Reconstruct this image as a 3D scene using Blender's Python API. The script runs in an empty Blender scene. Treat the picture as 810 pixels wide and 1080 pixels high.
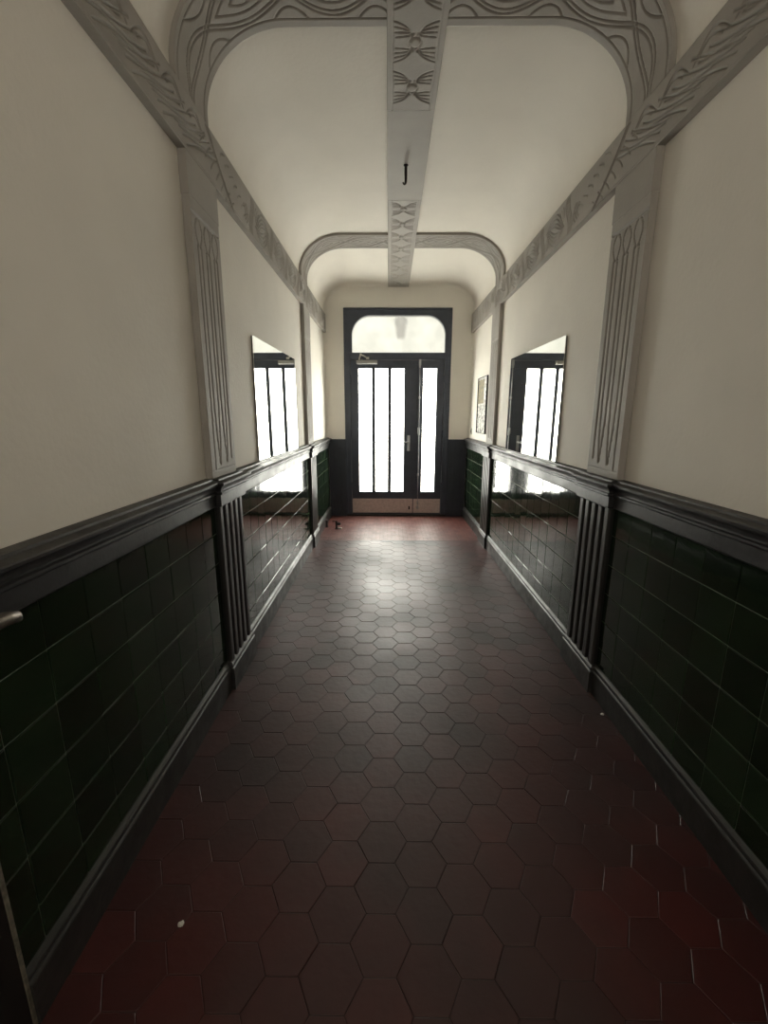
import bpy, math, random
import numpy as np
from mathutils import Vector, Matrix
random.seed(7); rng = np.random.default_rng(7)
scn = bpy.context.scene
col = scn.collection
PI = math.pi

# ------------------------------------------------------------------ helpers
def link(o, parent=None):
    col.objects.link(o)
    if parent is not None:
        o.parent = parent
    return o

class MB:
    """collects shapes into one mesh object (world coordinates)"""
    def __init__(self):
        self.v, self.f, self.mi, self.sm, self.t = [], [], [], [], []
    def face(self, idx, mat=0, smooth=False, tint=.5):
        self.f.append(idx); self.mi.append(mat); self.sm.append(smooth); self.t.append(tint)
    def box(self, x0, x1, y0, y1, z0, z1, bev=0.0, mat=0, tint=.5):
        x0, x1 = min(x0, x1), max(x0, x1); y0, y1 = min(y0, y1), max(y0, y1); z0, z1 = min(z0, z1), max(z0, z1)
        b = min(bev, (x1-x0)*.45, (y1-y0)*.45, (z1-z0)*.45)
        n = len(self.v)
        if b <= 0:
            for x in (x0, x1):
                for y in (y0, y1):
                    for z in (z0, z1):
                        self.v.append((x, y, z))
            for q in ((0,1,3,2),(4,6,7,5),(0,4,5,1),(2,3,7,6),(0,2,6,4),(1,5,7,3)):
                self.face([n+i for i in q], mat, False, tint)
            return
        # chamfered box: 24 vertices
        idx = {}
        for ix, x in enumerate((x0, x1)):
            for iy, y in enumerate((y0, y1)):
                for iz, z in enumerate((z0, z1)):
                    sx, sy, sz = (1-2*ix)*b, (1-2*iy)*b, (1-2*iz)*b
                    for a, p in enumerate(((x, y+sy, z+sz), (x+sx, y, z+sz), (x+sx, y+sy, z))):
                        idx[(ix, iy, iz, a)] = len(self.v); self.v.append(p)
        I = idx
        def F(*k): self.face([I[q] for q in k], mat, False, tint)
        for s in (0, 1):
            a = [(s,0,0,0),(s,0,1,0),(s,1,1,0),(s,1,0,0)]; F(*(a if s == 0 else a[::-1]))
            a = [(0,s,0,1),(1,s,0,1),(1,s,1,1),(0,s,1,1)]; F(*(a if s == 0 else a[::-1]))
            a = [(0,0,s,2),(0,1,s,2),(1,1,s,2),(1,0,s,2)]; F(*(a if s == 0 else a[::-1]))
        for s in (0, 1):
            for t in (0, 1):
                F((s,t,0,0),(s,t,1,0),(s,t,1,1),(s,t,0,1))
                F((s,0,t,0),(s,1,t,0),(s,1,t,2),(s,0,t,2))
                F((0,s,t,1),(1,s,t,1),(1,s,t,2),(0,s,t,2))
                for w in (0, 1):
                    pass
        for s in (0, 1):
            for t in (0, 1):
                for w in (0, 1):
                    F((s,t,w,0),(s,t,w,1),(s,t,w,2))
    def extrude(self, poly, axis, a0, a1, mat=0, smooth=False):
        """poly: list of 2-D points; axis 'x','y','z' gets a0..a1"""
        n = len(self.v); m = len(poly)
        for a in (a0, a1):
            for p, q in poly:
                self.v.append({'x': (a, p, q), 'y': (p, a, q), 'z': (p, q, a)}[axis])
        for i in range(m):
            j = (i+1) % m
            self.face([n+i, n+j, n+m+j, n+m+i], mat, smooth)
        self.face([n+i for i in range(m)][::-1], mat); self.face([n+m+i for i in range(m)], mat)
    def tube(self, pts, r, seg=10, mat=0, caps=True):
        pts = [Vector(p) for p in pts]; n0 = len(self.v)
        rs = r if isinstance(r, (list, tuple)) else [r]*len(pts)
        up = None
        for i, p in enumerate(pts):
            d = (pts[min(i+1, len(pts)-1)] - pts[max(i-1, 0)]).normalized()
            if up is None:
                up = Vector((0, 0, 1)) if abs(d.z) < .9 else Vector((1, 0, 0))
            a = d.cross(up).normalized(); up = a.cross(d).normalized()
            for k in range(seg):
                t = 2*PI*k/seg
                self.v.append(tuple(p + (a*math.cos(t) + up*math.sin(t))*rs[i]))
        for i in range(len(pts)-1):
            for k in range(seg):
                a = n0+i*seg+k; b = n0+i*seg+(k+1) % seg
                self.face([a, b, b+seg, a+seg], mat, True)
        if caps:
            self.face([n0+k for k in range(seg)][::-1], mat); e = n0+(len(pts)-1)*seg
            self.face([e+k for k in range(seg)], mat)
    def lathe(self, prof, c, axis='z', seg=20, mat=0):
        """prof: (radius, height) list about an axis through c"""
        n0 = len(self.v)
        for r, h in prof:
            for k in range(seg):
                t = 2*PI*k/seg; a, b = r*math.cos(t), r*math.sin(t)
                o = {'z': (a, b, h), 'y': (a, h, b), 'x': (h, a, b)}[axis]
                self.v.append((c[0]+o[0], c[1]+o[1], c[2]+o[2]))
        for i in range(len(prof)-1):
            for k in range(seg):
                a = n0+i*seg+k; b = n0+i*seg+(k+1) % seg
                self.face([a, b, b+seg, a+seg], mat, True)
        self.face([n0+k for k in range(seg)][::-1], mat); e = n0+(len(prof)-1)*seg
        self.face([e+k for k in range(seg)], mat)
    def grid(self, P, mat=0, smooth=True, rim=False):
        """P: array (m, n, 3)"""
        m, n = P.shape[:2]; n0 = len(self.v)
        self.v.extend(map(tuple, P.reshape(-1, 3).tolist()))
        i, j = np.meshgrid(np.arange(m-1), np.arange(n-1), indexing='ij')
        a = (n0 + i*n + j).ravel()
        q = np.stack([a, a+n, a+n+1, a+1], 1).tolist()
        self.f.extend(q); self.mi.extend([mat]*len(q)); self.sm.extend([smooth]*len(q) if not rim else (~((i == 0) | (i == m-2) | (j == 0) | (j == n-2))).ravel().tolist()); self.t.extend([.5]*len(q))
    def build(self, name, mats, parent=None, loc=None, fixn=True):
        me = bpy.data.meshes.new(name)
        L = Vector(loc) if loc is not None else Vector((0, 0, 0))
        vs = [(x-L.x, y-L.y, z-L.z) for x, y, z in self.v]
        me.from_pydata(vs, [], self.f)
        if not isinstance(mats, (list, tuple)): mats = [mats]
        for m in mats: me.materials.append(m)
        me.polygons.foreach_set('material_index', self.mi)
        me.polygons.foreach_set('use_smooth', self.sm)
        at = me.attributes.new('tint', 'FLOAT', 'FACE'); at.data.foreach_set('value', self.t)
        me.update()
        if fixn:
            import bmesh
            bm = bmesh.new(); bm.from_mesh(me); bmesh.ops.recalc_face_normals(bm, faces=bm.faces); bm.to_mesh(me); bm.free()
        o = bpy.data.objects.new(name, me)
        o.location = L - (parent.location if parent is not None else Vector((0, 0, 0)))
        if parent is not None and parent.parent is not None:
            o.location -= parent.parent.location
        return link(o, parent)

def tag(o, label=None, cat=None, group=None, kind=None):
    if label: o['label'] = label
    if cat: o['category'] = cat
    if group: o['group'] = group
    if kind: o['kind'] = kind
    return o

def empty(name, loc, label=None, cat=None, group=None, kind=None):
    o = bpy.data.objects.new(name, None); o.location = loc; o.empty_display_size = .1
    col.objects.link(o)
    return tag(o, label, cat, group, kind)

# ------------------------------------------------------------------ materials
def lin(c):
    return tuple(((x/255)/12.92 if x/255 <= .04045 else ((x/255+.055)/1.055)**2.4) for x in c)

def mat(name, base, rough=.5, metal=0., noise=0., nscale=8., bump=0., bscale=60., tint=0., coat=0., spec=.5, rvar=0., alt=None, detail=4.):
    m = bpy.data.materials.new(name); m.use_nodes = True
    nt = m.node_tree; N = nt.nodes; Lk = nt.links
    b = N['Principled BSDF']
    b.inputs['Roughness'].default_value = rough; b.inputs['Metallic'].default_value = metal
    b.inputs['Specular IOR Level'].default_value = spec
    if coat: b.inputs['Coat Weight'].default_value = coat; b.inputs['Coat Roughness'].default_value = .04
    tc = N.new('ShaderNodeTexCoord')
    rgb = N.new('ShaderNodeRGB'); rgb.outputs[0].default_value = (*base, 1)
    out = rgb.outputs[0]
    nz = N.new('ShaderNodeTexNoise'); nz.inputs['Scale'].default_value = nscale; nz.inputs['Detail'].default_value = detail
    Lk.new(tc.outputs['Object'], nz.inputs['Vector'])
    if noise:
        mx = N.new('ShaderNodeMixRGB'); mx.blend_type = 'MIX'
        c2 = alt if alt else tuple(max(0, x*(1-noise)) for x in base)
        mx.inputs[2].default_value = (*c2, 1)
        rmp = N.new('ShaderNodeMapRange'); rmp.inputs[1].default_value = .35; rmp.inputs[2].default_value = .7
        Lk.new(nz.outputs['Fac'], rmp.inputs[0]); Lk.new(rmp.outputs[0], mx.inputs[0]); Lk.new(out, mx.inputs[1])
        out = mx.outputs[0]
    if tint:
        at = N.new('ShaderNodeAttribute'); at.attribute_name = 'tint'
        mr = N.new('ShaderNodeMapRange'); mr.inputs[3].default_value = 1-tint; mr.inputs[4].default_value = 1+tint
        Lk.new(at.outputs['Fac'], mr.inputs[0])
        ml = N.new('ShaderNodeMixRGB'); ml.blend_type = 'MULTIPLY'; ml.inputs[0].default_value = 1
        Lk.new(out, ml.inputs[1]); Lk.new(mr.outputs[0], ml.inputs[2]); out = ml.outputs[0]
    Lk.new(out, b.inputs['Base Color'])
    if rvar:
        mr = N.new('ShaderNodeMapRange'); mr.inputs[1].default_value = .3; mr.inputs[2].default_value = .7
        mr.inputs[3].default_value = max(0, rough-rvar); mr.inputs[4].default_value = min(1, rough+rvar)
        Lk.new(nz.outputs['Fac'], mr.inputs[0]); Lk.new(mr.outputs[0], b.inputs['Roughness'])
    if bump:
        n2 = N.new('ShaderNodeTexNoise'); n2.inputs['Scale'].default_value = bscale; n2.inputs['Detail'].default_value = 3
        Lk.new(tc.outputs['Object'], n2.inputs['Vector'])
        bp = N.new('ShaderNodeBump'); bp.inputs['Strength'].default_value = bump; bp.inputs['Distance'].default_value = .01
        Lk.new(n2.outputs['Fac'], bp.inputs['Height']); Lk.new(bp.outputs[0], b.inputs['Normal'])
    return m

M = {}
M['plaster'] = mat('cream_plaster', (.80, .757, .685), .75, noise=.06, nscale=2.5, bump=.12, bscale=45)
M['end_plaster'] = mat('end_wall_plaster', (.80, .77, .70), .75, noise=.05, nscale=3, bump=.1, bscale=45)
M['trim'] = mat('grey_stucco', (.350, .325, .292), .65, noise=.12, nscale=5, bump=.08, bscale=70)
M['dark'] = mat('dark_paint', (.020, .019, .020), .42, noise=.25, nscale=9, bump=.10, bscale=50, rvar=.08)
M['base'] = mat('baseboard_paint', (.030, .029, .028), .38, noise=.3, nscale=12, bump=.12, bscale=40, rvar=.1)
M['reed'] = mat('reeded_wood_paint', (.034, .032, .031), .38, noise=.25, nscale=14, bump=.1, bscale=60)
M['tile'] = mat('green_glazed_tile', (.012, .025, .012), .07, noise=.3, nscale=7, bump=.03, bscale=18, tint=.35, spec=.5)
M['grout'] = mat('tile_grout', (.17, .19, .15), .8, noise=.2, nscale=30)
M['hex'] = mat('red_cement_hexagon', (.050, .0058, .0050), .50, noise=1, nscale=1.6, alt=(.021, .0068, .0058), bump=.12, bscale=35, tint=.25, rvar=.08, detail=6, spec=.55)
M['mosaic'] = mat('red_mosaic', (.125, .038, .031), .47, noise=.3, nscale=9, bump=.15, bscale=50, tint=.15, rvar=.06)
M['hgrout'] = mat('floor_grout', (.014, .007, .006), .9, noise=.3, nscale=40)
M['door'] = mat('door_paint', (.042, .053, .076), .38, noise=.2, nscale=10, bump=.08, bscale=60, rvar=.08)
M['panel'] = mat('side_panel_paint', (.032, .040, .056), .42, noise=.2, nscale=10, bump=.08, bscale=60)
M['steel'] = mat('satin_steel', (.38, .39, .40), .35, metal=1, noise=.15, nscale=20, bump=.03, bscale=90)
M['kick'] = mat('brushed_kick_plate', (.60, .52, .48), .45, metal=.35, noise=.2, nscale=30, bump=.08, bscale=120)
M['closer'] = mat('closer_grey', (.32, .32, .30), .45, metal=.3, noise=.1, nscale=20)
M['mirror'] = mat('mirror_silver', (.93, .94, .91), .012, metal=1)
M['backing'] = mat('mirror_backing', (.05, .05, .05), .6, noise=.2)
M['black'] = mat('black_rubber', (.008, .007, .007), .5, noise=.2, nscale=40)
M['rust'] = mat('dark_iron', (.020, .014, .010), .55, metal=.3, noise=.4, nscale=60)
M['white'] = mat('off_white', (.62, .60, .55), .6, noise=.2, nscale=60, bump=.2, bscale=200)
M['door2'] = mat('side_door_paint', (.012, .012, .011), .4, noise=.2, nscale=8)
M['brass'] = mat('worn_handle_metal', (.18, .15, .12), .38, metal=.8, noise=.5, nscale=60)
M['strip'] = mat('painted_edge_highlight', (.26, .24, .19), .5, metal=.4, noise=.5, nscale=60)  # pale colour for the highlight painted on the side door frame
M['threshold'] = mat('threshold_wood', (.020, .016, .014), .6, noise=.3, nscale=20)

def pane_mat(name, colr, strength, blot):
    m = bpy.data.materials.new(name); m.use_nodes = True
    nt = m.node_tree; N = nt.nodes; Lk = nt.links
    out = N['Material Output']; N.remove(N['Principled BSDF'])
    tc = N.new('ShaderNodeTexCoord')
    nz = N.new('ShaderNodeTexNoise'); nz.inputs['Scale'].default_value = 5; nz.inputs['Detail'].default_value = 6
    Lk.new(tc.outputs['Object'], nz.inputs['Vector'])
    mr = N.new('ShaderNodeMapRange'); mr.inputs[1].default_value = .3; mr.inputs[2].default_value = .7
    mr.inputs[3].default_value = strength*(1-blot); mr.inputs[4].default_value = strength
    Lk.new(nz.outputs['Fac'], mr.inputs[0])
    em = N.new('ShaderNodeEmission'); em.inputs[0].default_value = (*colr, 1); Lk.new(mr.outputs[0], em.inputs[1])
    vo = N.new('ShaderNodeTexVoronoi'); vo.inputs['Scale'].default_value = 70
    Lk.new(tc.outputs['Object'], vo.inputs['Vector'])
    bp = N.new('ShaderNodeBump'); bp.inputs['Strength'].default_value = .5; bp.inputs['Distance'].default_value = .004
    Lk.new(vo.outputs['Distance'], bp.inputs['Height'])
    g = N.new('ShaderNodeBsdfGlass'); g.inputs['Roughness'].default_value = .22; g.inputs['IOR'].default_value = 1.3
    g.inputs[0].default_value = (.9, .92, .88, 1)
    Lk.new(bp.outputs[0], g.inputs['Normal'])
    add = N.new('ShaderNodeAddShader'); Lk.new(em.outputs[0], add.inputs[0]); Lk.new(g.outputs[0], add.inputs[1])
    Lk.new(add.outputs[0], out.inputs[0])
    return m
GLOW = 6.6
M['pane'] = pane_mat('frosted_pane_daylight', (1.0, .985, .90), GLOW, .25)
M['fan'] = pane_mat('fanlight_pane_daylight', (1.0, .95, .84), .22, .35)

# ------------------------------------------------------------------ layout numbers (metres; y runs down the hall)
YE = 6.27; YN = -3.0                     # entrance wall, far end behind the viewer
WU = 1.02                                # upper plaster half width
PU = .985                                # upper pilaster face
TL = .99                                 # tile face half width
PL = .963                                # lower pilaster face
P1 = (2.093, 2.424); P2 = (4.679, 5.005)
FR0, FR1 = 2.55, 2.785
YD = .75                                 # edge of side doorway
def zc(y): return 3.22 - .0155*(y-2.4)

def profile(y, off=0., n=18, half=False, z0=2.80):
    """cove section from left to right at distance y: points and inward normals"""
    a, b, cx, cz = .415, zc(y)-2.85, .605, 2.85
    pts = []
    for k in range(3): pts.append((1.02, z0 + (cz-z0)*k/3, -1., 0.))
    for k in range(n+1):
        t = PI/2*k/n
        x = cx + a*math.cos(t); z = cz + b*math.sin(t)
        nx, nz = -math.cos(t)/a, -math.sin(t)/b; l = math.hypot(nx, nz)
        pts.append((x, z, nx/l, nz/l))
    m = 10
    right = [(x+nx*off, z+nz*off) for x, z, nx, nz in pts]
    x0 = right[-1][0]; z0_ = right[-1][1]
    flat = [(x0*(1-2*k/m), z0_) for k in range(1, m)]
    left = [(-x, z) for x, z in right]
    return left + [(-x, z) for x, z in flat] + right[::-1]

# ------------------------------------------------------------------ walls, ceiling, floor
tno = 7
for s, nm in ((-1, 'wall_left'), (1, 'wall_right')):
    mb = MB()
    if s < 0:
        mb.box(s*WU, s*1.16, YD, YE+.2, 0, 2.80)
        mb.box(s*WU, s*1.16, -.15, YD, 2.12, 2.80)
        mb.box(s*WU, s*1.16, YN, -.15, 0, 2.80)
    else:
        mb.box(s*WU, s*1.16, YN, YE+.2, 0, 2.80)
    w = tag(mb.build(nm, M['plaster']), kind='structure')
    # tile panels: glazed tiles with tiny individual tilts on a grout bed
    TH, TWD = .153, .158
    for (ya, yb) in ((YD if s < 0 else YN, P1[0]), (P1[1], P2[0]), (P2[1], YE)):
        tb = MB()
        tb.box(s*(TL+.0027), s*(WU+.005), ya, yb, 0.02, 1.03, mat=1)
        if ya < .4: ya_t = .3
        else: ya_t = ya
        start = yb
        g = .0014
        if ya > 2.3 and ya < 3: start = yb
        y = yb
        while y > ya_t + .01:
            y0 = max(y - TWD, ya_t)
            for r in range(-6, 2):
                z1 = .868 + TH*(r+1); z0 = z1 - TH
                z0c, z1c = max(z0, .10), min(z1, 1.02)
                if z1c - z0c < .012: continue
                tx, tz = rng.normal(0, .0045, 2)
                cy, cz = (y+y0)/2, (z0c+z1c)/2
                n0 = len(tb.v); tn = rng.random()
                be = .0022
                inn = []; out = []
                for (py, pz, dy, dz) in ((y0+g, z0c+g, 1, 1), (y-g, z0c+g, -1, 1), (y-g, z1c-g, -1, -1), (y0+g, z1c-g, 1, -1)):
                    d = tx*(py-cy) + tz*(pz-cz)
                    out.append((s*(TL+.0027), py, pz)); inn.append((s*(TL-.001+d), py+dy*be, pz+dz*be))
                tb.v += out + inn
                for k in range(4):
                    tb.face([n0+k, n0+(k+1) % 4, n0+4+(k+1) % 4, n0+4+k], 0, False, tn)
                tb.face([n0+4, n0+5, n0+6, n0+7], 0, False, tn)
            y = y0
        tag(tb.build('trim_%d' % tno, [M['tile'], M['grout']]), 'dark green glazed tile dado', kind='structure'); tno += 1

# ceiling with coved sides
mb = MB(); ys = np.linspace(YN, YE+.1, 30)
mb.grid(np.array([[(x, y, z) for x, z in profile(y)] for y in ys]))
mb.grid(np.array([[(x*1.1, y, z+.12) for x, z in profile(y)] for y in ys]))
ceil = tag(mb.build('ceiling', M['plaster'], fixn=False), kind='structure')

# floor: hexagonal cement tiles, then a strip of small mosaic by the door
mb = MB(); YB = 4.96
mb.box(-1.02, 1.02, YN, YE+.35, -.06, -.0013, mat=1)
R = .0866; gx = .0008
cx0, cy0 = -.272, 1.598
i0 = int((-1.1-cx0)/(1.5*R)) - 1
for i in range(i0, i0+20):
    cx = cx0 + i*1.5*R
    if abs(cx) > 1.09: continue
    for j in range(-30, 26):
        cy = cy0 + (j + (.5 if i % 2 else 0))*R*math.sqrt(3)
        if cy < -1.2 or cy > YB+.08: continue
        tx, ty = np.clip(rng.normal(0, .0042, 2), -.007, .007); dz = rng.normal(0, .00015); tn = rng.random()
        o, q = [], []
        for k in range(6):
            a = PI/3*k
            x, y = (R-gx)*math.cos(a), (R-gx)*math.sin(a)
            x2, y2 = (R-gx-.0018)*math.cos(a), (R-gx-.0018)*math.sin(a)
            yy, yy2 = min(cy+y, YB), min(cy+y2, YB-.004)
            xx, xx2 = max(-1.02, min(1.02, cx+x)), max(-1.02, min(1.02, cx+x2))
            o.append((xx, yy, -.0013)); q.append((xx2, yy2, dz + tx*x2 + ty*y2))
        n0 = len(mb.v); mb.v += o + q
        for k in range(6): mb.face([n0+k, n0+(k+1) % 6, n0+6+(k+1) % 6, n0+6+k], 0, False, tn)
        mb.face([n0+6+k for k in range(6)], 0, False, tn)
yy = YB + .004; sz = .048
while yy < YE+.02:
    xx = -1.0
    while xx < 1.0:
        tx, ty = rng.normal(0, .004, 2); tn = rng.random(); n0 = len(mb.v); h = sz/2-.0008
        c = (xx+sz/2, yy+sz/2)
        o = [(c[0]+a*h, c[1]+b*h, -.0013) for a, b in ((-1,-1),(1,-1),(1,1),(-1,1))]
        h -= .002
        q = [(c[0]+a*h, c[1]+b*h, tx*a*h+ty*b*h) for a, b in ((-1,-1),(1,-1),(1,1),(-1,1))]
        mb.v += o+q
        for k in range(4): mb.face([n0+k, n0+(k+1) % 4, n0+4+(k+1) % 4, n0+4+k], 2, False, tn)
        mb.face([n0+4, n0+5, n0+6, n0+7], 2, False, tn)
        xx += sz
    yy += sz
tag(mb.build('floor', [M['hex'], M['hgrout'], M['mosaic']]), kind='structure')

# end wall behind the viewer, and the entrance wall round the door
mb = MB(); mb.box(-1.16, 1.16, YN-.15, YN, 0, 3.5)
tag(mb.build('wall_back', M['plaster']), kind='structure')
DX0, DX1, DZ = -.742, .722, 2.865
mb = MB()
mb.box(-1.16, DX0, YE, YE+.22, 0, 3.5); mb.box(DX1, 1.16, YE, YE+.22, 0, 3.5); mb.box(DX0, DX1, YE, YE+.22, DZ, 3.5)
wf = tag(mb.build('wall_front', M['end_plaster']), kind='structure')
# hollow corner between the entrance wall and the vault
mb = MB(); P = []; rr = .035
pr = profile(YE, 0., z0=2.80); pr = [(-WU, 1.12), (-WU, 2.0)] + pr + [(WU, 2.0), (WU, 1.12)]
pin = profile(YE, rr, z0=2.80); pin = [(-WU+rr, 1.12), (-WU+rr, 2.0)] + pin + [(WU-rr, 2.0), (WU-rr, 1.12)]
for k in range(9):
    a = PI/2*k/8; t = 1-math.cos(a)
    P.append([(x0+(x1-x0)*t, YE-rr+rr*math.sin(a), z0+(z1-z0)*t) for (x0, z0), (x1, z1) in zip(pr, pin)])
mb.grid(np.array(P)); mb.build('corner_cove', M['end_plaster'], wf, fixn=False)

# dark boarding low on the entrance wall either side of the door
for k, (a, b) in enumerate(((-.985, DX0), (DX1, .985))):
    mb = MB(); mb.box(a, b, YE-.018, YE+.01, 0, 1.105, .002)
    mb.box(a, b, YE-.026, YE+.01, 1.105, 1.125, .004)
    w_ = (b-a); mb.box(a+w_*.30, a+w_*.72, YE-.021, YE, .16, 1.02, .004)
    mb.box(a, b, YE-.026, YE+.01, 0, .11, .004)
    tag(mb.build('trim_%d' % (k+1), M['panel']), kind='structure')

# ------------------------------------------------------------------ swept mouldings along the walls
def sweep(prof, s, y0, y1, j, face, mb):
    """prof: (protrusion from face plane, z); mitred jogs of j round the pilasters"""
    rows = []
    def row(fn): rows.append([fn(p) + (z,) for p, z in prof])
    def X(p): return s*(face - p)
    row(lambda p: (X(p), y0))
    for (a, b) in (P1, P2):
        row(lambda p: (X(p), a-max(p, -.01)))
        row(lambda p: (X(p+j), a-max(p, -.01)))
        row(lambda p: (X(p+j), b+max(p, -.01)))
        row(lambda p: (X(p), b+max(p, -.01)))
    row(lambda p: (X(p), y1))
    mb.grid(np.array(rows), smooth=False)
    n = len(prof); N0 = len(mb.v) - len(rows)*n
    mb.face(list(range(N0, N0+n))); mb.face(list(range(len(mb.v)-n, len(mb.v)))[::-1])

RAIL = [(-.035, 1.000), (.006, 1.006), (.014, 1.010), (.018, 1.016), (.018, 1.068), (.024, 1.071), (.029, 1.076), (.029, 1.084), (.022, 1.088),
        (.022, 1.094), (.026, 1.104), (.033, 1.113), (.042, 1.119), (.046, 1.122), (.047, 1.130), (.044, 1.134), (.012, 1.139), (.008, 1.146), (-.035, 1.149), (-.035, 1.0)]
BASE = [(-.02, .0), (.023, .0), (.023, .118), (.021, .124), (.015, .129), (.017, .136), (.014, .144), (.006, .152), (-.004, .158), (-.02, .160), (-.02, 0)]
for k, s in enumerate((-1, 1)):
    y0 = YD if s < 0 else YN
    mb = MB(); sweep(RAIL, s, y0, YE-.01, .027, TL, mb)
    tag(mb.build('trim_%d' % (k+3), M['dark']), kind='structure')
    mb = MB(); sweep(BASE, s, y0, YE-.018, .020, TL, mb)
    tag(mb.build('baseboard_' + ('left', 'right')[k], M['base']), kind='structure')

# ------------------------------------------------------------------ carved relief rasteriser
class Relief:
    def __init__(self, L, W, res=.004):
        self.L, self.W = L, W
        self.ns = int(round(L/res))+1; self.nt = int(round(W/res))+1
        self.s = np.linspace(0, L, self.ns); self.t = np.linspace(0, W, self.nt)
        self.h = np.zeros((self.ns, self.nt))
    def line(self, pts, w=.005, d=-.005):
        D = None
        for (a, b), (c, e) in zip(pts[:-1], pts[1:]):
            i0, i1 = np.searchsorted(self.s, [min(a, c)-w, max(a, c)+w]); j0, j1 = np.searchsorted(self.t, [min(b, e)-w, max(b, e)+w])
            if i1 <= i0 or j1 <= j0: continue
            S, T = np.meshgrid(self.s[i0:i1], self.t[j0:j1], indexing='ij')
            dx, dy = c-a, e-b; l2 = dx*dx+dy*dy+1e-12
            u = np.clip(((S-a)*dx+(T-b)*dy)/l2, 0, 1)
            r = np.hypot(S-a-u*dx, T-b-u*dy)/w
            k = d*np.clip(1-r*r, 0, 1)
            H = self.h[i0:i1, j0:j1]
            self.h[i0:i1, j0:j1] = np.minimum(H, k) if d < 0 else np.maximum(H, k)
    def blob(self, c, r, d):
        i0, i1 = np.searchsorted(self.s, [c[0]-r, c[0]+r]); j0, j1 = np.searchsorted(self.t, [c[1]-r, c[1]+r])
        if i1 <= i0 or j1 <= j0: return
        S, T = np.meshgrid(self.s[i0:i1], self.t[j0:j1], indexing='ij')
        k = d*np.sqrt(np.clip(1-((S-c[0])**2+(T-c[1])**2)/r**2, 0, 1))
        self.h[i0:i1, j0:j1] = np.where(np.abs(k) > 0, k, self.h[i0:i1, j0:j1])
    def swell(self, fn): self.h += fn(self.s[:, None], self.t[None, :])

def curve(f, a, b, n=24): return [f(a+(b-a)*k/n) for k in range(n+1)]

def skirt(h, back):
    """pad a relief with a rim that drops to the backing"""
    H = np.pad(h, 1, mode='edge'); H[0, :] = H[-1, :] = -back; H[:, 0] = H[:, -1] = -back
    return H

# ---- ceiling ribs: interlaced whiplash strands
def rib(y0, y1, label):
    W = y1-y0; ym = (y0+y1)/2
    pr = np.array(profile(ym, .022, n=40, z0=2.80)); seg = np.hypot(*np.diff(pr, axis=0).T); S = np.concatenate([[0], np.cumsum(seg)]); L = S[-1]
    R_ = Relief(L, W, .0036)
    c = L/2; A = .105; P = .76; tm = W*.47
    st = lambda ph, o: (lambda s: (s, tm + A*min(1, max(.12, min(s, L-s)/.34))*math.sin(2*PI*(s-c)/P + ph) + o))
    for ph in (PI/2-.0, -PI/2):
        for o in (-.011, .011):
            R_.line(curve(st(ph, o), .015, L-.015, 300), .0050, -.008)
    for k in range(-6, 7):                       # nested leaves inside each eye of the strands
        sc = c + k*P/2
        if sc < .2 or sc > L-.2: continue
        for q in (.55, .25):
            for sg in (-1, 1):
                R_.line(curve(lambda u: (sc+u*P*.25*q*1.25, tm+sg*A*q*math.cos(u*PI/2)), -1, 1), .005, -.008)
    for k in range(-6, 7):                       # arches against the rims, between the eyes
        sc = c + (k+.5)*P/2
        if sc < .15 or sc > L-.15: continue
        for sg, e in ((1, W-.046), (-1, .03)):
            R_.line(curve(lambda u: (sc+.075*u, e - sg*.055*(1-u*u)), -1, 1), .005, -.008)
    R_.line([(0, W-.042), (L, W-.042)], .005, -.007)
    R_.line([(0, .026), (L, .026)], .004, -.007)
    H = skirt(R_.h, .022)
    s = np.pad(R_.s, 1, mode='edge'); t = np.pad(R_.t, 1, mode='edge')
    px, pz = np.interp(s, S, pr[:, 0]), np.interp(s, S, pr[:, 1])
    dx, dz = np.gradient(pr[:, 0], S), np.gradient(pr[:, 1], S)
    tx, tz = np.interp(s, S, dx), np.interp(s, S, dz); l = np.hypot(tx, tz)
    nx, nz = tz/l, -tx/l                          # points into the hall
    X = px[:, None] + nx[:, None]*H; Z = pz[:, None] + nz[:, None]*H - .0155*(t[None, :]+y0-ym); Y = np.broadcast_to(t[None, :]+y0, X.shape)
    mb = MB(); mb.grid(np.stack([X, Y, Z], -1), rim=True)
    o = mb.build('ceiling_rib', M['trim'], loc=(0, ym, 3.19), fixn=False)
    return tag(o, label, 'ceiling moulding', 'carved arched ribs across the vault')
rib(*P1, 'grey stucco arched rib with swirling lines over the two large near pilasters')
rib(*P2, 'small-looking far arched stucco rib just in front of the entrance wall')

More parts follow.
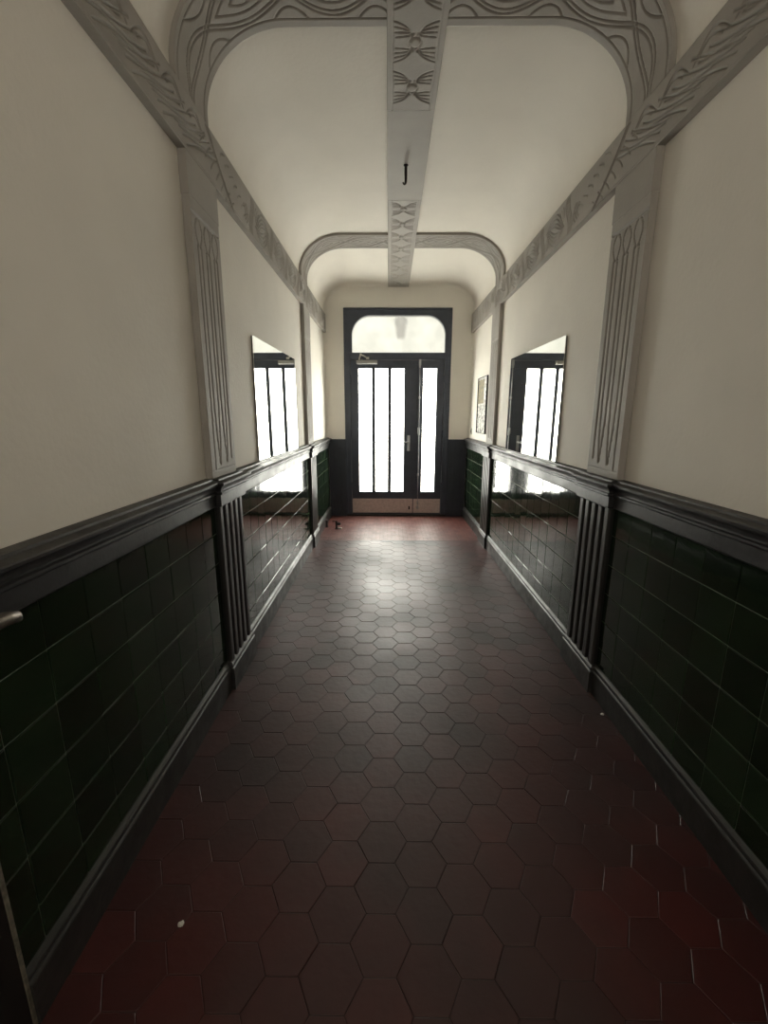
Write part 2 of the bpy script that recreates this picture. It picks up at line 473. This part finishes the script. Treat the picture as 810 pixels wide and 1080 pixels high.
# ---- friezes along both walls
def flame(R_, s0, P, T):
    """one repeat: nested pointed ovals and sheaves of bent lines"""
    m = T/2
    for q in (1., .72, .45, .2):
        for sg in (-1, 1):
            R_.line(curve(lambda u: (s0+P*.5+u*P*.34*(.55+.45*q)+.05*sg*0+.10*(m and (sg*q*math.cos(u*PI/2)))*0, m + sg*q*(m-.022)*math.cos(u*PI/2)+.035*u), -1, 1), .0042, -.0085)
    for k in (-1.5, -.5, .5, 1.5):
        R_.line(curve(lambda u: (s0+k*.019+.06*u-.035*u**3, m+u*(m-.015)), -1, 1), .0042, -.0090)
    for sg in (-1, 1):
        for k in range(3):
            R_.line(curve(lambda u: (s0+sg*(.075+.026*k+.03*u*u), m+sg*.03+u*(.05-.008*k)), -1, 1, 12), .004, -.007)
for k, s in enumerate((-1, 1)):
    Y0, Y1 = .5, YE-.02; T = FR1-FR0
    R_ = Relief(Y1-Y0, T, .0032)
    y = 3.02
    while y < Y1-.1:
        flame(R_, y-Y0, .47, T); y += .47
    # long stem with side leaves rising over the near pilaster
    def P2D(a, b): return (a-Y0, b-FR0)
    for o in (-.012, .004, .018):
        R_.line(curve(lambda u: P2D(2.36+o+.17*u+.10*u*u, 2.775-.17*u-.03*u*u), 0, 1.6, 20), .0042, -.0090)
    for q in range(7):
        a = 2.36+.06*q; b = 2.72-.021*q
        R_.line(curve(lambda u: P2D(a-.03-.07*u, b-.03*u-.035*u*u), 0, 1, 10), .004, -.007)
        R_.line(curve(lambda u: P2D(a+.16+.06*u, b+.02+.045*u-.02*u*u), 0, 1, 10), .004, -.007)
    for q in range(6):                            # flame-like strokes on the near length
        a = 1.12+.20*q
        for g in range(4):
            R_.line(curve(lambda u: P2D(a-.034*g+.36*u, 2.572+.012*g+.130*u+.010*math.sin(u*5+g)), 0, 1-.05*g, 16), .0042, -.0085)
        R_.line(curve(lambda u: P2D(a+.02+.17*u, 2.70+.055*math.sin(u*PI)), 0, 1, 14), .0042, -.0085); R_.line(curve(lambda u: P2D(a+.05+.12*u, 2.705+.03*math.sin(u*PI)), 0, 1, 14), .0042, -.0085)
    R_.line([(0, .010), (Y1-Y0, .010)], .003, -.003)
    H = skirt(R_.h, .036)
    yy = np.pad(R_.s, 1, mode='edge')+Y0; zz = np.pad(R_.t, 1, mode='edge')+FR0
    lean = (zz-FR0)/(FR1-FR0)*.004
    X = s*(PU - H + 0*lean[None, :]); Y = np.broadcast_to(yy[:, None], X.shape); Z = np.broadcast_to(zz[None, :], X.shape)
    mb = MB(); mb.grid(np.stack([X, Y, Z], -1), rim=True)
    o = mb.build('wall_frieze', M['trim'], loc=(s*PU, 3.4, 2.66), fixn=False)
    tag(o, 'carved grey frieze band running along the top of the %s wall' % ('left', 'right')[k], 'frieze')

# ---- beam down the middle of the ceiling
BX0, BX1 = -.141, .133
root = empty('ceiling_beam', (0, 3.48, 3.16), 'flat grey beam with carved ends down the middle of the ceiling', 'beam')
def beam_piece(y0, y1, units):
    W = BX1-BX0; m = W/2-.002; R_ = Relief(y1-y0, W, .004)
    R_.line([(0, .028), (y1-y0, .028)], .003, -.003); R_.line([(0, W-.028), (y1-y0, W-.028)], .003, -.003)
    for c, p in units:
        c -= y0
        for sg in (-1, 1):
            for sd in (-1, 1):
                for q in range(4):
                    e = .40*p - .028*q; r0 = .030 + .006*q
                    R_.line(curve(lambda u: (c+sg*(.022+.010*q + (e-.022-.010*q)*u**.55), m+sd*(.020-.003*q+.082*u**1.7)), 0, 1, 14), .004, -.0075)
        R_.blob((c, m), .026, .007)
        R_.line(curve(lambda u: (c+.030*math.cos(u), m+.030*math.sin(u)), 0, 2*PI, 24), .0035, -.005)
        for sd in (-1, 1):
            R_.line([(c-.025, m+sd*.105), (c+.025, m+sd*.105)], .003, -.003)
    H = skirt(R_.h, .036)
    y = np.pad(R_.s, 1, mode='edge')+y0; x = np.pad(R_.t, 1, mode='edge')+BX0
    Z = (zc(0)-.034 - .0155*y)[:, None] - H; X = np.broadcast_to(x[None, :], Z.shape); Y = np.broadcast_to(y[:, None], Z.shape)
    mb = MB(); mb.grid(np.stack([X, Y, Z], -1), rim=True); mb.build('carved_section', M['trim'], root, fixn=False)['label'] = 'beam end carved with crossed fans and rosettes'
beam_piece(1.30, 2.95, [(2.777-.283*k, .283) for k in range(6)])
beam_piece(3.98, YE-.005, [(4.13+.285*k, .285) for k in range(8)])
mb = MB(); y0, y1 = 2.952, 3.978
for ya, yb in ((y0, y1), (YN+.02, 1.298)):
    za, zb = zc(ya)-.034, zc(yb)-.034; n = len(mb.v)
    mb.v += [(BX0, ya, za), (BX1, ya, za), (BX1, yb, zb), (BX0, yb, zb), (BX0, ya, za+.03), (BX1, ya, za+.03), (BX1, yb, zb+.03), (BX0, yb, zb+.03)]
    for q in ((0,1,2,3),(4,5,6,7),(0,1,5,4),(1,2,6,5),(2,3,7,6),(3,0,4,7)): mb.face([n+i for i in q])
mb.build('plain_section', M['trim'], root)

# hook under the beam
hz = zc(3.49)-.034
mb = MB(); hk = (-.012, 3.49)
mb.lathe([(.017, hz+.001), (.017, hz-.004), (.010, hz-.008)], (hk[0], hk[1], 0), 'z', 16)
mb.tube([(hk[0], hk[1], hz-.006), (hk[0], hk[1], hz-.05), (hk[0]+.001, hk[1], hz-.085), (hk[0]+.001, hk[1], hz-.10), (hk[0]-.002, hk[1], hz-.114), (hk[0]-.009, hk[1], hz-.119), (hk[0]-.016, hk[1], hz-.114), (hk[0]-.018, hk[1], hz-.106)],
        [.010, .011, .010, .009, .0075, .007, .006, .005], 10)
tag(mb.build('ceiling_hook', M['rust'], loc=(hk[0], hk[1], hz)), 'dark iron lamp hook sticking out of the plain middle of the ceiling beam', 'hook')

# ------------------------------------------------------------------ upper plaster pilasters
def upper_pilaster(s, yr, label, cap_h=2.38):
    y0, y1 = yr; W = y1-y0
    root = empty('plaster_pilaster', (s*PU, (y0+y1)/2, 1.14), label, 'pilaster', 'fluted plaster pilasters on the upper walls')
    zb, zt = 1.140, cap_h
    R_ = Relief(W-.004, zt-zb, .0042)
    w = W-.004; T = 1.0
    f = w/.319
    ln = [.048*f, .086*f, .140*f, .178*f, .229*f, .268*f]
    top = (zt-zb)-.06                             # where the petals hang from
    bot = .055
    R_.line([(.006, top), (w-.006, top)], .007, -.015)
    R_.line([(.012, bot-.012), (w-.012, bot-.012)], .0035, -.004)
    cs = [(ln[0]+ln[1])/2, (ln[2]+ln[3])/2, (ln[4]+ln[5])/2]
    pts_bot = [(ln[0], .05), ((ln[1]+ln[2])/2-.004, .07), ((ln[1]+ln[2])/2+.004, .07), ((ln[3]+ln[4])/2-.004, .075), ((ln[3]+ln[4])/2+.004, .075), (ln[5], .09)]
    for k, x in enumerate(ln):
        c = cs[k//2]; sg = -1 if k % 2 == 0 else 1
        pet = [(c+sg*(.010+.024*math.sin(PI*min(1, (u/12)**.8))), top-.012-.11*u/12) for u in range(13)]
        lower = [(x, top-.13), (x, .40), (x+(pts_bot[k][0]-x)*.2, .26), (x+(pts_bot[k][0]-x)*.55, .16), (x+(pts_bot[k][0]-x)*.85, .10), pts_bot[k]]
        R_.line(pet, .0050, -.013)
        R_.line([pet[-1]]+lower, .0070, -.017)
    H = skirt(R_.h, .033)
    y = np.pad(R_.s, 1, mode='edge')+y0+.002; z = np.pad(R_.t, 1, mode='edge')+zb
    X = s*(PU-H); Y = np.broadcast_to(y[:, None], X.shape); Z = np.broadcast_to(z[None, :], X.shape)
    mb = MB(); mb.grid(np.stack([X, Y, Z], -1), rim=True); mb.build('fluted_shaft', M['trim'], root, fixn=False)
    mb = MB(); mb.box(s*(PU-.001), s*WU, y0, y1+.004, cap_h, FR0-.001, .0015)
    mb.build('capital_block', M['trim'], root)
    return root
upper_pilaster(-1, P1, 'large fluted plaster pilaster on the left wall nearest the viewer')
upper_pilaster(1, P1, 'large fluted plaster pilaster on the right wall nearest the viewer')
upper_pilaster(-1, P2, 'far slim-looking plaster pilaster on the left wall past the mirror', 2.285)
upper_pilaster(1, P2, 'far slim-looking plaster pilaster on the right wall between mirror and framed notice', 2.285)

# lower dark reeded pilasters
def lower_pilaster(s, yr, label):
    y0, y1 = yr
    root = empty('reeded_pilaster', (s*PL, (y0+y1)/2, .155), label, 'pilaster', 'dark reeded pilasters on the tiled dado')
    mb = MB(); mb.box(s*(PL+.014), s*(TL+.006), y0, y1, .140, 1.03, 0)
    mb.build('backing_board', M['black'], root)
    n = 5; W = y1-y0; gap = .026; bw = (W-gap*(n-1))/n
    for k in range(n):
        a = y0+k*(bw+gap); b = a+bw; mb = MB()
        x0 = PL; e = .006
        poly = [(s*(PL+.016), a), (s*(x0+e), a), (s*(x0+.002), a+.003), (s*x0, a+.008), (s*x0, b-.008), (s*(x0+.002), b-.003), (s*(x0+e), b), (s*(PL+.016), b)]
        mb.extrude(poly, 'z', .140, 1.028)
        mb.build('reed', M['reed'], root)
    return root
lower_pilaster(-1, P1, 'dark ribbed pilaster on the left tiled dado nearest the viewer')
lower_pilaster(1, P1, 'dark ribbed pilaster on the right tiled dado nearest the viewer')
lower_pilaster(-1, P2, 'far dark ribbed pilaster at the left before the last green tiles')
lower_pilaster(1, P2, 'far dark ribbed pilaster at the right before the last green tiles')

# ------------------------------------------------------------------ mirrors
for s, nm in ((-1, 'left'), (1, 'right')):
    ya, yb, za = 2.955, (4.165, 4.145)[s > 0], 1.150; zb = 1.957; al = (.0106, .0188)[s > 0]     # leans out a little at its far edge
    root = empty('wall_mirror', (s*1.012, (ya+yb)/2, za), 'frameless mirror on the %s wall reflecting the entrance door' % nm, 'mirror', 'facing wall mirrors')
    def slab(x_in, x_out, a, b, z0, z1):
        mb = MB(); mb.extrude([(s*x_in, a), (s*(x_in-al*(b-a)), b), (s*(x_out-al*(b-a)), b), (s*x_out, a)], 'z', z0, z1); return mb
    slab(1.006, 1.010, ya, yb, za, zb).build('mirror_glass', M['mirror'], root)
    slab(1.0104, 1.016, ya+.003, yb-.003, za, zb-.003).build('backing', M['backing'], root)

# ------------------------------------------------------------------ entrance door
door = empty('door_1', (0, YE, 0), kind='structure')
door['label'] = 'dark grey glazed double entrance door with a fanlight'
LX0, MX, LX1 = -.660, .285, .640
ZL = 2.20; ZT0, ZT1 = 2.298, 2.775
yf, yk = YE-.012, YE+.10
def hole_plate(mb, x0, x1, z0, z1, holes, ya, yb, bev=.0):
    """board with rectangular holes, made of boxes: holes share z-range"""
    hz0, hz1 = holes[0][2], holes[0][3]
    mb.box(x0, x1, ya, yb, z0, hz0, bev); mb.box(x0, x1, ya, yb, hz1, z1, bev)
    xs = x0
    for h in holes:
        mb.box(xs, h[0], ya, yb, hz0-.0005, hz1+.0005, bev); xs = h[1]
    mb.box(xs, x1, ya, yb, hz0-.0005, hz1+.0005, bev)
def arch_poly(x0, x1, z0, z1, r, n=12):
    pts = [(x0, z0), (x1, z0)]
    for k in range(n+1):
        a = PI/2*k/n; pts.append((x1-r+r*math.cos(a), z1-r+r*math.sin(a)))
    for k in range(n+1):
        a = PI/2+PI/2*k/n; pts.append((x0+r+r*math.cos(a), z1-r+r*math.sin(a)))
    return pts
# frame with arched opening for the fanlight
mb = MB()
mb.box(DX0, LX0-.003, yf, yk, .0, ZT0, .004); mb.box(LX1+.003, DX1, yf, yk, .0, ZT0, .004)
mb.box(LX0-.003, LX1+.003, yf, yk, ZL+.004, ZT0, .004)
FX0, FX1 = -.635, .642
inner = arch_poly(FX0, FX1, ZT0, ZT1, .25)
def outer_of(p):
    x, z = p; cx, cz = (FX0+FX1)/2, (ZT0+ZT1)/2
    hx, hz = (DX1-DX0)/2, (DZ-ZT0)/2
    ox, oz = (DX0+DX1)/2, (ZT0+DZ)/2
    dx, dz = x-cx, z-cz
    k = min(hx/abs(dx) if dx else 1e9, hz/abs(dz) if dz else 1e9)
    return (ox+dx*k, oz+dz*k)
n0 = len(mb.v); m = len(inner)
outl = [outer_of(p) for p in inner]
# snap the nearest outline points on to the frame's own corners
for cxn, czn in ((DX0, DZ), (DX1, DZ), (DX0, ZT0), (DX1, ZT0)):
    j = min(range(m), key=lambda i: math.hypot(outl[i][0]-cxn, outl[i][1]-czn)); outl[j] = (cxn, czn)
for yv, pl in ((yf, inner), (yf, outl), (yk, inner), (yk, outl)):
    mb.v += [(x, yv, z) for x, z in pl]
for i in range(m):
    j = (i+1) % m
    mb.face([n0+i, n0+j, n0+m+j, n0+m+i]); mb.face([n0+2*m+i, n0+2*m+j, n0+3*m+j, n0+3*m+i])
    mb.face([n0+i, n0+j, n0+2*m+j, n0+2*m+i]); mb.face([n0+m+i, n0+m+j, n0+3*m+j, n0+3*m+i])
mb.build('door_frame', M['door'], door)
mb = MB(); a = [(DX0-.022, DX0+.008), (DX1-.008, DX1+.022)]
mb.box(DX0-.004, DX0+.022, YE-.022, YE, 0.0, DZ+.004, .004); mb.box(DX1-.022, DX1+.004, YE-.022, YE, 0.0, DZ+.004, .004); mb.box(DX0-.004, DX1+.004, YE-.022, YE, DZ-.022, DZ+.004, .004)
mb.build('architrave', M['door'], door)
mb = MB(); mb.extrude(arch_poly(FX0-.004, FX1+.004, ZT0-.004, ZT1+.004, .252), 'y', YE+.045, YE+.051)
mb.build('fanlight_pane', M['fan'], door)['label'] = 'arched frosted fanlight glass'
yl0, yl1 = YE+.004, YE+.050
PZ0, PZ1 = .356, 2.10
panes1 = [(-.556, -.358), (-.322, -.133), (-.096, .096)]
lf = MB(); hole_plate(lf, LX0, MX-.002, .030, ZL, [(a, b, PZ0, PZ1) for a, b in panes1], yl0, yl1, .003)
leaf = lf.build('door_leaf', M['door'], door)
lf = MB(); hole_plate(lf, MX+.002, LX1, .030, ZL, [(.346, .546, PZ0, PZ1)], yl0, yl1, .003)
lf.box(MX-.018, MX+.018, yl0-.010, yl0+.002, .030, ZL, .004)
leaf2 = lf.build('door_leaf', M['door'], door)
leaf['label'] = 'wide leaf with three tall panes'; leaf2['label'] = 'narrow leaf with one tall pane'
def pane(x0, x1, par):
    mb = MB(); mb.box(x0-.006, x1+.006, YE+.025, YE+.030, PZ0-.006, PZ1+.006); mb.build('glass_pane', M['pane'], par)
    mb = MB()
    for (xa, xb, za, zb) in ((x0, x0+.008, PZ0, PZ1), (x1-.008, x1, PZ0, PZ1), (x0, x1, PZ0, PZ0+.008), (x0, x1, PZ1-.008, PZ1)):
        mb.box(xa, xb, YE+.008, YE+.026, za, zb, .002)
    mb.build('glazing_bead', M['door'], par)
for a, b in panes1: pane(a, b, leaf)
pane(.346, .546, leaf2)
# kick plates
for par, xa, xb in ((leaf, LX0+.006, .226), (leaf2, .238, LX1-.008)):
    mb = MB(); mb.box(xa, xb, yl0-.013, yl0-.010 if par is leaf2 else yl0+.001, .048, .258, .001)
    for px in (xa+.02, xb-.02):
        for pz in (.068, .238): mb.lathe([(.005, 0), (.004, -.002), (.001, -.003)], (px, yl0-.012, pz), 'y', 10)
    mb.build('kick_plate', M['kick'], par)['label'] = 'pale metal kick plate'
# lever handle on its long plate
mb = MB(); hx, hz = .160, 1.085
mb.box(hx-.020, hx+.020, yl0-.008, yl0+.001, .960, 1.180, .004)
mb.lathe([(.011, 0), (.009, -.01), (.009, -.048)], (hx, yl0-.006, hz), 'y', 14)
mb.tube([(hx+.006, yl0-.050, hz), (hx-.02, yl0-.052, hz), (hx-.07, yl0-.052, hz+.001), (hx-.118, yl0-.050, hz+.002), (hx-.130, yl0-.044, hz+.002)], [.010, .010, .009, .008, .006], 12)
mb.lathe([(.010, 0), (.010, -.006), (.003, -.007)], (hx, yl0-.008, 1.000), 'y', 14)
mb.build('lever_handle', M['steel'], leaf)['label'] = 'steel lever handle on a long plate'
# espagnolette rod on the meeting stile
mb = MB(); bx = .302
mb.tube([(bx, yl0-.020, .10), (bx, yl0-.020, 2.19)], .005, 10)
for z in (.14, .62, 1.20, 1.70, 2.12): mb.box(bx-.013, bx+.013, yl0-.026, yl0-.008, z-.018, z+.018, .003)
mb.box(bx-.020, bx+.014, yl0-.034, yl0-.008, 1.20, 1.29, .004); mb.tube([(bx, yl0-.03, 1.24), (bx-.004, yl0-.05, 1.27)], .006, 8)
mb.box(bx-.018, bx+.018, yl0-.032, yl0-.010, .110, .150, .003); mb.box(bx-.012, bx+.012, yl0-.030, yl0-.010, .18, .23, .003)
mb.box(bx-.016, bx+.016, yl0-.030, yl0-.004, 2.13, 2.21, .003)
mb.build('bolt_rod', M['steel'], leaf2)['label'] = 'long vertical steel bolt'
mb = MB(); mb.box(.168, .190, yl0-.020, yl0-.012, .10, .15, .003); mb.lathe([(.007, 0), (.006, -.012), (.002, -.014)], (.179, yl0-.018, .135), 'y', 10); mb.build('floor_bolt', M['rust'], leaf)
# closer
mb = MB(); mb.box(-.574, -.286, yl0-.055, yl0+.001, 2.146, 2.196, .006); mb.lathe([(.012, 0), (.012, .012), (.004, .014)], (-.50, yl0-.03, 2.194), 'z', 14)
cl = mb.build('door_closer', M['closer'], leaf); cl['label'] = 'grey overhead door closer'
mb = MB()
mb.tube([(-.535, yl0-.030, 2.196), (-.53, yl0-.055, 2.225), (-.512, yl0-.075, 2.262)], .011, 10)
mb.tube([(-.512, yl0-.080, 2.262), (-.47, yl0-.060, 2.250), (-.425, yl0-.022, 2.226)], .010, 10); mb.lathe([(.013, -.014), (.013, .014)], (-.512, yl0-.078, 2.264), 'z', 12)
mb.box(-.440, -.400, yl0-.034, yl0-.012, 2.212, 2.240, .003)
mb.build('closer_arm', M['white'], leaf)['label'] = 'pale folded arm of the closer'
# hinges
for z in (.45, 1.2, 1.95):
    mb = MB(); mb.tube([(LX0-.002, yl0-.012, z-.05), (LX0-.002, yl0-.012, z+.05)], .007, 10); mb.build('hinge', M['door'], leaf)
    mb = MB(); mb.tube([(LX1+.002, yl0-.012, z-.05), (LX1+.002, yl0-.012, z+.05)], .007, 10); mb.build('hinge', M['door'], leaf2)
mb = MB(); mb.box(DX0, DX1, YE-.03, YE+.22, -.003, .024, .006); mb.build('threshold', M['threshold'], door)

# lantern outside, seen blurred through the fanlight
lx, ly, lz = .045, YE+.50, 2.78
root = empty('outdoor_lantern', (lx, ly, lz-.2), 'grey lantern outside, a blurred shadow behind the fanlight glass', 'lantern')
mb = MB(); mb.lathe([(.05, 0), (.06, .02), (.09, .22), (.085, .24)], (lx, ly, lz-.22), 'z', 6); mb.build('lantern_body', M['rust'], root)
mb = MB(); mb.lathe([(.11, 0), (.07, .05), (.02, .08), (.012, .12)], (lx, ly, lz+.02), 'z', 6); mb.build('lantern_cap', M['rust'], root)
mb = MB(); mb.tube([(lx, ly, lz+.13), (lx, ly, lz+.20), (lx, ly-.12, lz+.25), (lx, YE+.215, lz+.25)], .012, 8); mb.build('bracket', M['rust'], root)

# ------------------------------------------------------------------ framed notice and switch on the right wall of the last bay
ya, yb, za, zb = 5.19, 5.70, 1.243, 1.912; xw = WU
root = empty('framed_notice', (xw-.01, (ya+yb)/2, za), 'black-framed notice with dense print on the right wall beside the far pilaster', 'picture')
mb = MB(); fw = .014
mb.box(xw-.020, xw, ya, ya+fw, za, zb, .002); mb.box(xw-.020, xw, yb-fw, yb, za, zb, .002)
mb.box(xw-.020, xw, ya+fw, yb-fw, za, za+.005, .001); mb.box(xw-.020, xw, ya+fw, yb-fw, zb-.005, zb, .001)
mb.build('frame', M['black'], root)
def print_mat():
    m = bpy.data.materials.new('printed_sheet'); m.use_nodes = True; nt = m.node_tree; N = nt.nodes; Lk = nt.links; b = N['Principled BSDF']
    b.inputs['Roughness'].default_value = .35
    tc = N.new('ShaderNodeTexCoord'); v = N.new('ShaderNodeTexVoronoi'); v.inputs['Scale'].default_value = 26; Lk.new(tc.outputs['Object'], v.inputs['Vector'])
    n = N.new('ShaderNodeTexNoise'); n.inputs['Scale'].default_value = 34; n.inputs['Detail'].default_value = 5; Lk.new(tc.outputs['Object'], n.inputs['Vector'])
    r = N.new('ShaderNodeValToRGB'); r.color_ramp.elements[0].position = .40; r.color_ramp.elements[0].color = (.03, .03, .03, 1); r.color_ramp.elements[1].position = .52; r.color_ramp.elements[1].color = (.72, .71, .66, 1)
    Lk.new(n.outputs['Fac'], r.inputs[0]); Lk.new(r.outputs[0], b.inputs['Base Color'])
    return m
mb = MB(); mb.box(xw-.010, xw, ya+fw, yb-fw, za+.005, zb-.005); mb.build('printed_sheet', print_mat(), root)
M['ochre'] = mat('ochre_print', (.30, .24, .10), .4, noise=.9, nscale=26, alt=(.05, .05, .03))
mb = MB(); mb.box(xw-.012, xw-.009, ya+.17, yb-fw-.004, 1.60, zb-.03); mb.build('picture_block', M['ochre'], root)['label'] = 'yellowish picture in the upper half'
mb = MB(); mb.box(1.008, WU+.001, 6.05, 6.085, 1.205, 1.285, .003); sw0 = mb.build('plate', M['white'], None, loc=(1.014, 6.07, 1.245))
sw = empty('light_switch', (1.018, 6.07, 1.245), 'narrow pale light switch on the right wall next to the entrance corner', 'switch')
sw0.parent = sw; sw0.location = (-.004, 0, 0)
mb = MB(); mb.box(1.003, 1.009, 6.058, 6.077, 1.225, 1.265, .002); mb.build('rocker', M['backing'], sw)

# ------------------------------------------------------------------ side doorway close by on the left
d2 = empty('door_2', (-1.0, .3, 0), kind='structure'); d2['label'] = 'dark side door at the near left edge'
mb = MB(); mb.box(-.975, -1.16, YD-.07, YD, 0, 2.19, .006); mb.box(-.975, -1.16, -.15, -.08, 0, 2.19, .006); mb.box(-.975, -1.16, -.15, YD, 2.12, 2.19, .006)
mb.build('door_frame', M['door2'], d2)
mb = MB(); mb.box(-.973, -.980, YD-.0105, YD+.0015, .0, 2.0, .002); mb.build('edge_highlight', M['strip'], d2)['label'] = 'thin pale strip painting the highlight along the frame edge'  # added strip, its lighter colour stands in for the edge highlight
mb = MB(); mb.box(-1.005, -1.045, -.08, YD-.07, .01, 2.12, .003); lf2 = mb.build('door_leaf', M['door2'], d2)
mb = MB(); hy, hz = .655, 1.035
mb.lathe([(.026, 0), (.026, .006), (.012, .010), (.010, .070)], (-1.006, hy, hz), 'x', 18)
mb.tube([(-.934, hy-.006, hz), (-.928, hy+.03, hz+.002), (-.926, hy+.10, hz+.002), (-.926, hy+.17, hz-.002), (-.928, hy+.198, hz-.010), (-.929, hy+.205, hz-.020)], [.013, .015, .017, .016, .013, .008], 14)
mb.build('lever_handle', M['brass'], lf2)['label'] = 'worn metal lever handle with a pale rounded tip'

# ------------------------------------------------------------------ small things on the floor
def shard(name, c, r, m, label, cat, seed):
    rn = random.Random(seed); mb = MB(); n = 9
    ring = lambda k, z: [(c[0]+r*k*(.7+.5*rn.random())*math.cos(2*PI*i/n), c[1]+r*k*(.7+.5*rn.random())*math.sin(2*PI*i/n), z) for i in range(n)]
    a, b, t = ring(.9, .0005), ring(1.0, r*.35), ring(.5, r*.7); n0 = len(mb.v); mb.v += a+b+t
    for q in (0, n):
        for i in range(n): mb.face([n0+q+i, n0+q+(i+1) % n, n0+q+n+(i+1) % n, n0+q+n+i])
    mb.face([n0+i for i in range(n)]); mb.face([n0+2*n+i for i in range(n)])
    return tag(mb.build(name, m, loc=(c[0], c[1], 0)), label, cat)
shard('plaster_crumb', (-.724, .964), .009, M['white'], 'small pale crumb lying alone on the dark floor at the near left', 'debris', 3)
shard('paper_scrap', (.945, 1.895), .009, M['white'], 'tiny pale scrap on the floor against the near right baseboard', 'debris', 5)

# door stop standing on the mosaic by the left wall
sx, sy = -.806, 5.49
root = empty('door_stop', (sx, sy, 0), 'black metal door stop with a side buffer standing on the floor near the door', 'door stop')
mb = MB(); mb.box(sx-.020, sx+.020, sy-.022, sy+.022, 0, .010, .003); mb.box(sx-.012, sx+.012, sy-.012, sy+.012, .008, .100, .004); mb.box(sx-.055, sx+.014, sy-.010, sy+.010, .098, .108, .003)
mb.build('post', M['black'], root)
mb = MB(); mb.lathe([(.016, 0), (.019, .008), (.019, .040), (.012, .046)], (sx+.010, sy, .068), 'x', 14); mb.build('rubber_buffer', M['black'], root)
mb = MB(); mb.box(sx+.022, sx+.072, sy-.020, sy+.012, .0, .020, .006); mb.build('foot_wedge', M['white'], root)['label'] = 'pale wedge at its foot'
sx, sy = -.944, 5.575
mb = MB(); mb.box(sx-.014, sx+.014, sy-.014, sy+.014, .014, .088, .004); mb.box(sx-.016, sx+.010, sy-.016, sy+.016, .086, .094, .003); mb.lathe([(.018, 0), (.018, .010), (.010, .016)], (sx, sy, .0), 'z', 14)
tag(mb.build('floor_peg', M['black'], loc=(sx, sy, 0)), 'small upright black peg touching the left baseboard beside the door stop', 'peg')

# ------------------------------------------------------------------ light
def area(name, loc, rot, sx, sy, power, c):
    l = bpy.data.lights.new(name, 'AREA'); l.shape = 'RECTANGLE'; l.size = sx; l.size_y = sy; l.energy = power; l.color = c
    o = bpy.data.objects.new(name, l); o.location = loc; o.rotation_euler = rot; col.objects.link(o); return o
# fill light added out of view behind the viewer to lift the near walls
area('rear_fill', (0, YN+.25, 1.9), (PI/2+.95, 0, 0), 1.6, 1.0, 29, (1, .95, .86))
w = bpy.data.worlds.new('overcast_sky'); scn.world = w; w.use_nodes = True
bg = w.node_tree.nodes['Background']; bg.inputs[0].default_value = (1, .96, .87, 1); bg.inputs[1].default_value = .42

# ------------------------------------------------------------------ camera
f, pit, yaw, roll = 455.8, .2187, .0107, .0018
X1 = Vector((math.cos(yaw), math.sin(yaw), 0)); Y1 = Vector((-math.sin(yaw), math.cos(yaw), 0)); Zv = Vector((0, 0, 1))
fwd = math.cos(pit)*Y1 - math.sin(pit)*Zv; up0 = math.sin(pit)*Y1 + math.cos(pit)*Zv
rt = math.cos(roll)*X1 + math.sin(roll)*up0; up = -math.sin(roll)*X1 + math.cos(roll)*up0
cam = bpy.data.cameras.new('camera'); co = bpy.data.objects.new('camera', cam); col.objects.link(co)
mw = Matrix((rt, up, -fwd)).transposed().to_4x4(); mw.translation = (-.124, 0, 1.45); co.matrix_world = mw
cam.sensor_fit = 'VERTICAL'; cam.sensor_height = 36; cam.lens = 36*f/1080; cam.clip_start = .02
scn.camera = co
vs = scn.view_settings; vs.view_transform = 'Standard'; vs.look = 'None'; vs.gamma = 1; vs.use_curve_mapping = False
vs.exposure = 0.58
